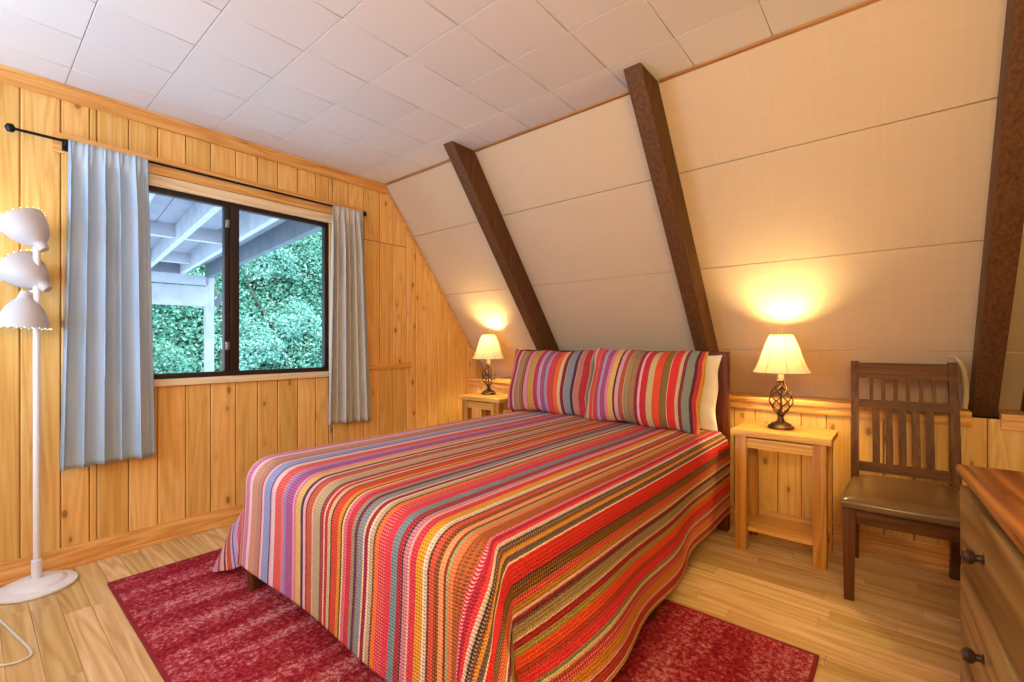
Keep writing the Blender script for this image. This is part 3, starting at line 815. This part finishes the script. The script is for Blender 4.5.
# ------------------------------------------------------------------ chair
CX, CY = 3.278, -.425
ch = thing('dining_chair', 'dark wooden slat-back chair with brown vinyl seat beside the nightstand', 'chair', (CX, CY, 0), R(3.6))
for s in (-1, 1):
    m = MB(); m.box((s*.2185-.026, -.268, 0), (s*.2185+.026, -.217, .415), .004, taper=(.72, .72, 0, 0)); m.build('leg', M_dark, ch)
PTS = [(.285, 0), (.243, .30), (.24, .44), (.258, .62), (.30, .84), (.352, 1.045)]
def post_y(z):
    for (y0, z0), (y1, z1) in zip(PTS, PTS[1:]):
        if z0 <= z <= z1: return y0+(y1-y0)*(z-z0)/(z1-z0)
    return PTS[-1][0]
def bent(m, x0, x1, zs, dy, off=0, xoff=None):
    """a member following the lean of the back"""
    bm = m.bm; rings = []
    r = random.random()
    for z in zs:
        y = post_y(z)+off
        rings.append([bm.verts.new(p) for p in ((x0, y-dy/2, z), (x1, y-dy/2, z), (x1, y+dy/2, z), (x0, y+dy/2, z))])
    F = [bm.faces.new(rings[0][::-1]), bm.faces.new(rings[-1])]
    for A, B in zip(rings, rings[1:]):
        for i in range(4): F.append(bm.faces.new((A[i], A[(i+1) % 4], B[(i+1) % 4], B[i])))
    m._new(F, r)
    E = [e for f in F for e in f.edges]; E = [e for e in set(E) if len(e.link_faces) == 2 and e.calc_face_angle(0) > .6]
    res = bmesh.ops.bevel(bm, geom=E, offset=.003, segments=2, affect='EDGES', profile=.6, clamp_overlap=True); m._new(res['faces'], r)
ZZ = [0, .1, .2, .30, .37, .44, .53, .62, .73, .84, .94, 1.045]
for s in (-1, 1):
    m = MB(); bent(m, s*.194-.0175, s*.194+.0175, ZZ, .042); m.build('back_post', M_dark, ch)
m = MB(); bent(m, -.178, .178, [.955, .98, 1.01, 1.036], .026); m.build('crest_rail', M_dark_x, ch)
m = MB(); bent(m, -.178, .178, [.80, .82, .842], .024); m.build('middle_rail', M_dark_x, ch)
m = MB(); bent(m, -.178, .178, [.475, .50, .52], .024); m.build('lower_rail', M_dark_x, ch)
for k in range(6):
    x = -.173+.346*(k+1)/7; m = MB(); bent(m, x-.008, x+.008, [.84, .90, .957], .014); m.build('spindle', M_dark, ch)
for k in range(5):
    x = -.105+.21*k/4*1.0; m = MB(); bent(m, x-.015, x+.015, [.518, .60, .70, .802], .014); m.build('slat', M_dark, ch)
m = MB(); m.box((-.196, -.258, .345), (.196, -.238, .415), .003); m.build('seat_apron', M_dark_x, ch)
m = MB(); m.box((-.173, .228, .345), (.173, .250, .415), .003); m.build('seat_apron', M_dark_x, ch)
for s in (-1, 1):
    m = MB(); m.bar((s*.214, -.22, .380), (s*.191, .225, .380), .02, .068, .003); m.build('seat_apron', M_dark, ch)
def seatf(u, v):
    U, Vv = 2*u-1, 2*v-1
    # square grid -> superellipse footprint, domed
    y = -.29+.51*v; hw = .252-.048*v
    e = max(abs(U), abs(Vv)); dome = (1-abs(U)**5)*(1-abs(Vv)**5)
    return Vector((hw*U*(1-.02*abs(Vv)**6), y+.012*(1-U*U)*(-1 if Vv < 0 else .3)*abs(Vv)**3, .450+.03*dome**.6))
m = MB(); top = m.grid(seatf, 26, 26)
bm = m.bm; n = 26
ring = [top[0][i] for i in range(n)]+[top[j][n-1] for j in range(1, n)]+[top[n-1][i] for i in range(n-2, -1, -1)]+[top[j][0] for j in range(n-2, 0, -1)]
cur = ring
for dz, sc_ in ((-.008, 1.012), (-.02, 1.012), (-.032, .99), (-.036, .95)):
    nxt = [bm.verts.new((v.co.x*sc_, (v.co.y+.035)*sc_-.035, .450+dz)) for v in ring]
    F = [bm.faces.new((cur[i], cur[(i+1) % len(ring)], nxt[(i+1) % len(ring)], nxt[i])) for i in range(len(ring))]; m._new(F, .3); cur = nxt
f = bm.faces.new(cur); m._new([f], .3)
m.build('seat_cushion', M_vinyl, ch, angle=60)

# ------------------------------------------------------------------ dresser
dr = thing('dresser', 'rustic brown chest of drawers with dark round knobs against the right wall', 'dresser', (3.386, -1.43, 0), R(3.3))
m = MB(); m.box((-.018, -1.27, .778), (.315, .012, .80), .004)
m.build('top', M_dtop, dr)
m = MB()
m.box((0, -.03, 0), (.30, 0, .778), .003); m.box((0, -1.25, 0), (.30, -1.22, .778), .003)
m.box((.285, -1.22, .05), (.30, -.03, .778), 0); m.box((0.004, -1.22, .05), (.29, -.03, .075), .002)
for z in (.075, .312, .542, .762): m.box((.0, -1.22, z-.006), (.29, -.03, z+.012), .002)
m.build('cabinet', M_dfront, dr)
for z0, z1 in ((.09, .303), (.327, .533), (.557, .753)):
    m = MB(); m.box((-.016, -1.216, z0), (.004, -.034, z1), .004); d = m.build('drawer', M_dfront, dr)
    for yy in (-.32, -.93):
        m = MB(); m.lathe([(.0, .036), (.012, .034), (.017, .027), (.015, .018), (.008, .012), (.008, .004), (.013, .0)], seg=20, M=Matrix.Rotation(-PI/2, 3, 'Y'), c=(-.016, yy, (z0+z1)/2))
        m.build('knob', M_knob, d)

# ------------------------------------------------------------------ floor lamp
FX, FY = .165, -3.005
fl = thing('floor_lamp', 'white floor lamp with three adjustable shades beside the left curtain', 'floor lamp', (FX, FY, 0))
m = MB(); m.lathe([(0, 0), (.136, 0), (.142, .006), (.140, .014), (.128, .020), (.100, .024), (.097, .031), (.085, .038), (.04, .045), (.0, .047)], seg=48); m.build('base', M_white, fl)
m = MB(); m.tube([(0, 0, .04), (0, 0, 1.62)], .0125, 16); m.lathe([(.019, .04), (.019, .13), (.0135, .135)], seg=20); m.build('pole', M_white, fl)
HP = [(a_*.93, b_*.93) for a_, b_ in [(.0, -.012), (.018, -.010), (.022, 0), (.026, .018), (.030, .028), (.048, .045), (.068, .075), (.083, .11), (.093, .15), (.095, .172), (.092, .172), (.079, .11), (.064, .077), (.044, .049), (.024, .032), (.0, .030)]]
def head(tip, axis, arm_z):
    ax = Vector(axis).normalized(); M = ax.to_track_quat('Z', 'Y').to_matrix()
    m = MB(); m.lathe(HP, c=tip, seg=40, M=M, cap=False); sh = m.build('lamp_shade', M_shadew, fl, angle=50)
    m = MB()
    for k in range(24):
        a = 2*PI*k/24; p = Vector(tip)+M @ Vector((.0938*math.cos(a), .0938*math.sin(a), .160)); n = M @ Vector((math.cos(a), math.sin(a), 0))
        m.lathe([(.0, .0012), (.0022, .001), (.0022, 0)], c=p, seg=8, M=n.to_track_quat('Z', 'Y').to_matrix())
    m.build('rim_perforation_glow', M_bulbw, sh, kind='stuff')  # glowing discs stand in for lamp light through the rim holes
    m = MB(); m.lathe([(0, .035), (.014, .035), (.015, .06), (.026, .095), (.026, .11), (.018, .128), (0, .134)], c=tip, seg=18, M=M); m.build('bulb', M_bulbw, sh)
    m = MB(); m.tube([(0, 0, arm_z), tip], .008, 10); m.build('joint', M_white, fl)
    return Vector(tip)+ax*.10
LB = []
LB.append(head((-.005, -.036, 1.372), (.0, -.05, -1), 1.385))
LB.append(head((.01, .03, 1.40), (-.55, -.62, .72), 1.405))
LB.append(head((.02, .02, 1.585), (-.38, -.45, .80), 1.59))
pts = [(0, -.13, .01), (.10, -.17, .005), (.262, -.123, .005), (.44, -.09, .005), (.60, -.062, .005), (.665, -.065, .005), (.665, -.12, .005), (.58, -.18, .005), (.30, -.30, .005), (.0, -.42, .005)]
def cr(P, n=10):
    P = [Vector(p) for p in P]; P = [P[0]]+P+[P[-1]]; out = []
    for a, b, c, d in zip(P, P[1:], P[2:], P[3:]):
        for i in range(n):
            t = i/n; out.append(.5*((2*b)+(c-a)*t+(2*a-5*b+4*c-d)*t*t+(3*b-3*c+d-a)*t**3))
    return out+[P[-1]]
m = MB(); m.tube(cr(pts), .004, 8); m.build('power_cord', M_cordw, fl)

M_strip = plain('pale_strip', 'D2C096', .7)
# pale cloth strip hanging behind the chair
bm_pts = cr([(3.44, .0, 1.075), (3.468, .0, 1.068), (3.49, .0, 1.03), (3.502, .005, .96), (3.506, .01, .88), (3.500, .01, .812)], 8)
m = MB(); n = len(bm_pts)
m.grid(lambda u, v: bm_pts[min(n-1, int(round(v*(n-1))))]+Vector(((u-.5)*.02, .006*math.sin(u*9)-.012, 0)), 9, n)
o = m.build('cloth_strip', M_strip, None, angle=0, label='pale folded strip hanging beside the dark rafter, behind the chair back', category='cloth')
md = o.modifiers.new('t', 'SOLIDIFY'); md.thickness = .003

# ------------------------------------------------------------------ light
def point(name, loc, e, col, rad, parent=None):
    l = bpy.data.lights.new(name, 'POINT'); l.energy = e; l.color = col; l.shadow_soft_size = rad
    o = bpy.data.objects.new(name, l); COL.objects.link(o); o.location = loc
    if parent: o.parent = parent
    return o
WARM = (1, .74, .30)
point('lamp_light', (0, 0, .46), 30, WARM, .035, lp); point('lamp_light', (0, 0, .46), 24, WARM, .035, lp2)
for p, e in zip(LB, (1.8, 5.0, 5.0)): point('lamp_light', p, e, (1, .86, .66), .03, fl)
def area(name, loc, tgt, sx, sy, e, col):
    l = bpy.data.lights.new(name, 'AREA'); l.shape = 'RECTANGLE'; l.size = sx; l.size_y = sy; l.energy = e; l.color = col
    o = bpy.data.objects.new(name, l); COL.objects.link(o); o.location = loc
    o.rotation_euler = (Vector(tgt)-Vector(loc)).to_track_quat('-Z', 'Y').to_euler(); return o
area('fill_light', (2.3, -4.1, 1.7), (1.5, -2.0, 2.6), 2.0, .8, 20, (1, .95, .92))  # unseen fill added behind the camera to lift ceiling and room
area('fill_light', (.8, -4.2, 1.4), (.6, -2.3, 2.3), 1.2, 1.0, 46, (.42, .68, 1))  # unseen cool fill, added to tint the left side blue
area('fill_light', (3.5, -3.7, 1.8), (2.7, -.6, 1.0), .6, .6, 44, (1, .70, .27))  # unseen warm fill, added to yellow the right side
# daylight
p = area('window_portal', (-.12, (WY0+WY1)/2, (WZ0+WZ1)/2), (2, (WY0+WY1)/2, (WZ0+WZ1)/2), WY1-WY0, WZ1-WZ0, 1, (1, 1, 1))
p.data.cycles.is_portal = True
w = bpy.data.worlds.new('World'); sc.world = w; w.use_nodes = True
bg = w.node_tree.nodes['Background']
tc = w.node_tree.nodes.new('ShaderNodeTexCoord'); se = w.node_tree.nodes.new('ShaderNodeSeparateXYZ'); rp = w.node_tree.nodes.new('ShaderNodeValToRGB')
w.node_tree.links.new(tc.outputs['Generated'], se.inputs[0]); w.node_tree.links.new(se.outputs[2], rp.inputs[0])
rp.color_ramp.elements[0].color = (.55, .75, 1, 1); rp.color_ramp.elements[1].color = (.75, .88, 1, 1)
w.node_tree.links.new(rp.outputs[0], bg.inputs[0]); bg.inputs[1].default_value = 3.6
s_ = bpy.data.lights.new('sun', 'SUN'); s_.energy = 2.6; s_.angle = R(20); s_.color = (.85, .95, 1)
so = bpy.data.objects.new('sun', s_); COL.objects.link(so); so.rotation_euler = Vector((-.75, .25, -.8)).to_track_quat('-Z', 'Y').to_euler()

# ------------------------------------------------------------------ camera
c = bpy.data.cameras.new('camera'); co = bpy.data.objects.new('camera', c); COL.objects.link(co); sc.camera = co
c.sensor_width = 36; c.lens = 459*36/1024; c.shift_y = 2.5/1024; c.clip_start = .02
co.location = (3.24, -3.22, 1.14); co.rotation_euler = (PI/2, 0, R(40))
sc.view_settings.view_transform = 'Standard'; sc.view_settings.look = 'None'; sc.view_settings.exposure = 0.0; sc.view_settings.gamma = 1.0
sc.cycles.use_denoising = True; sc.cycles.max_bounces = 10; sc.cycles.transparent_max_bounces = 12; sc.cycles.sample_clamp_indirect = 8
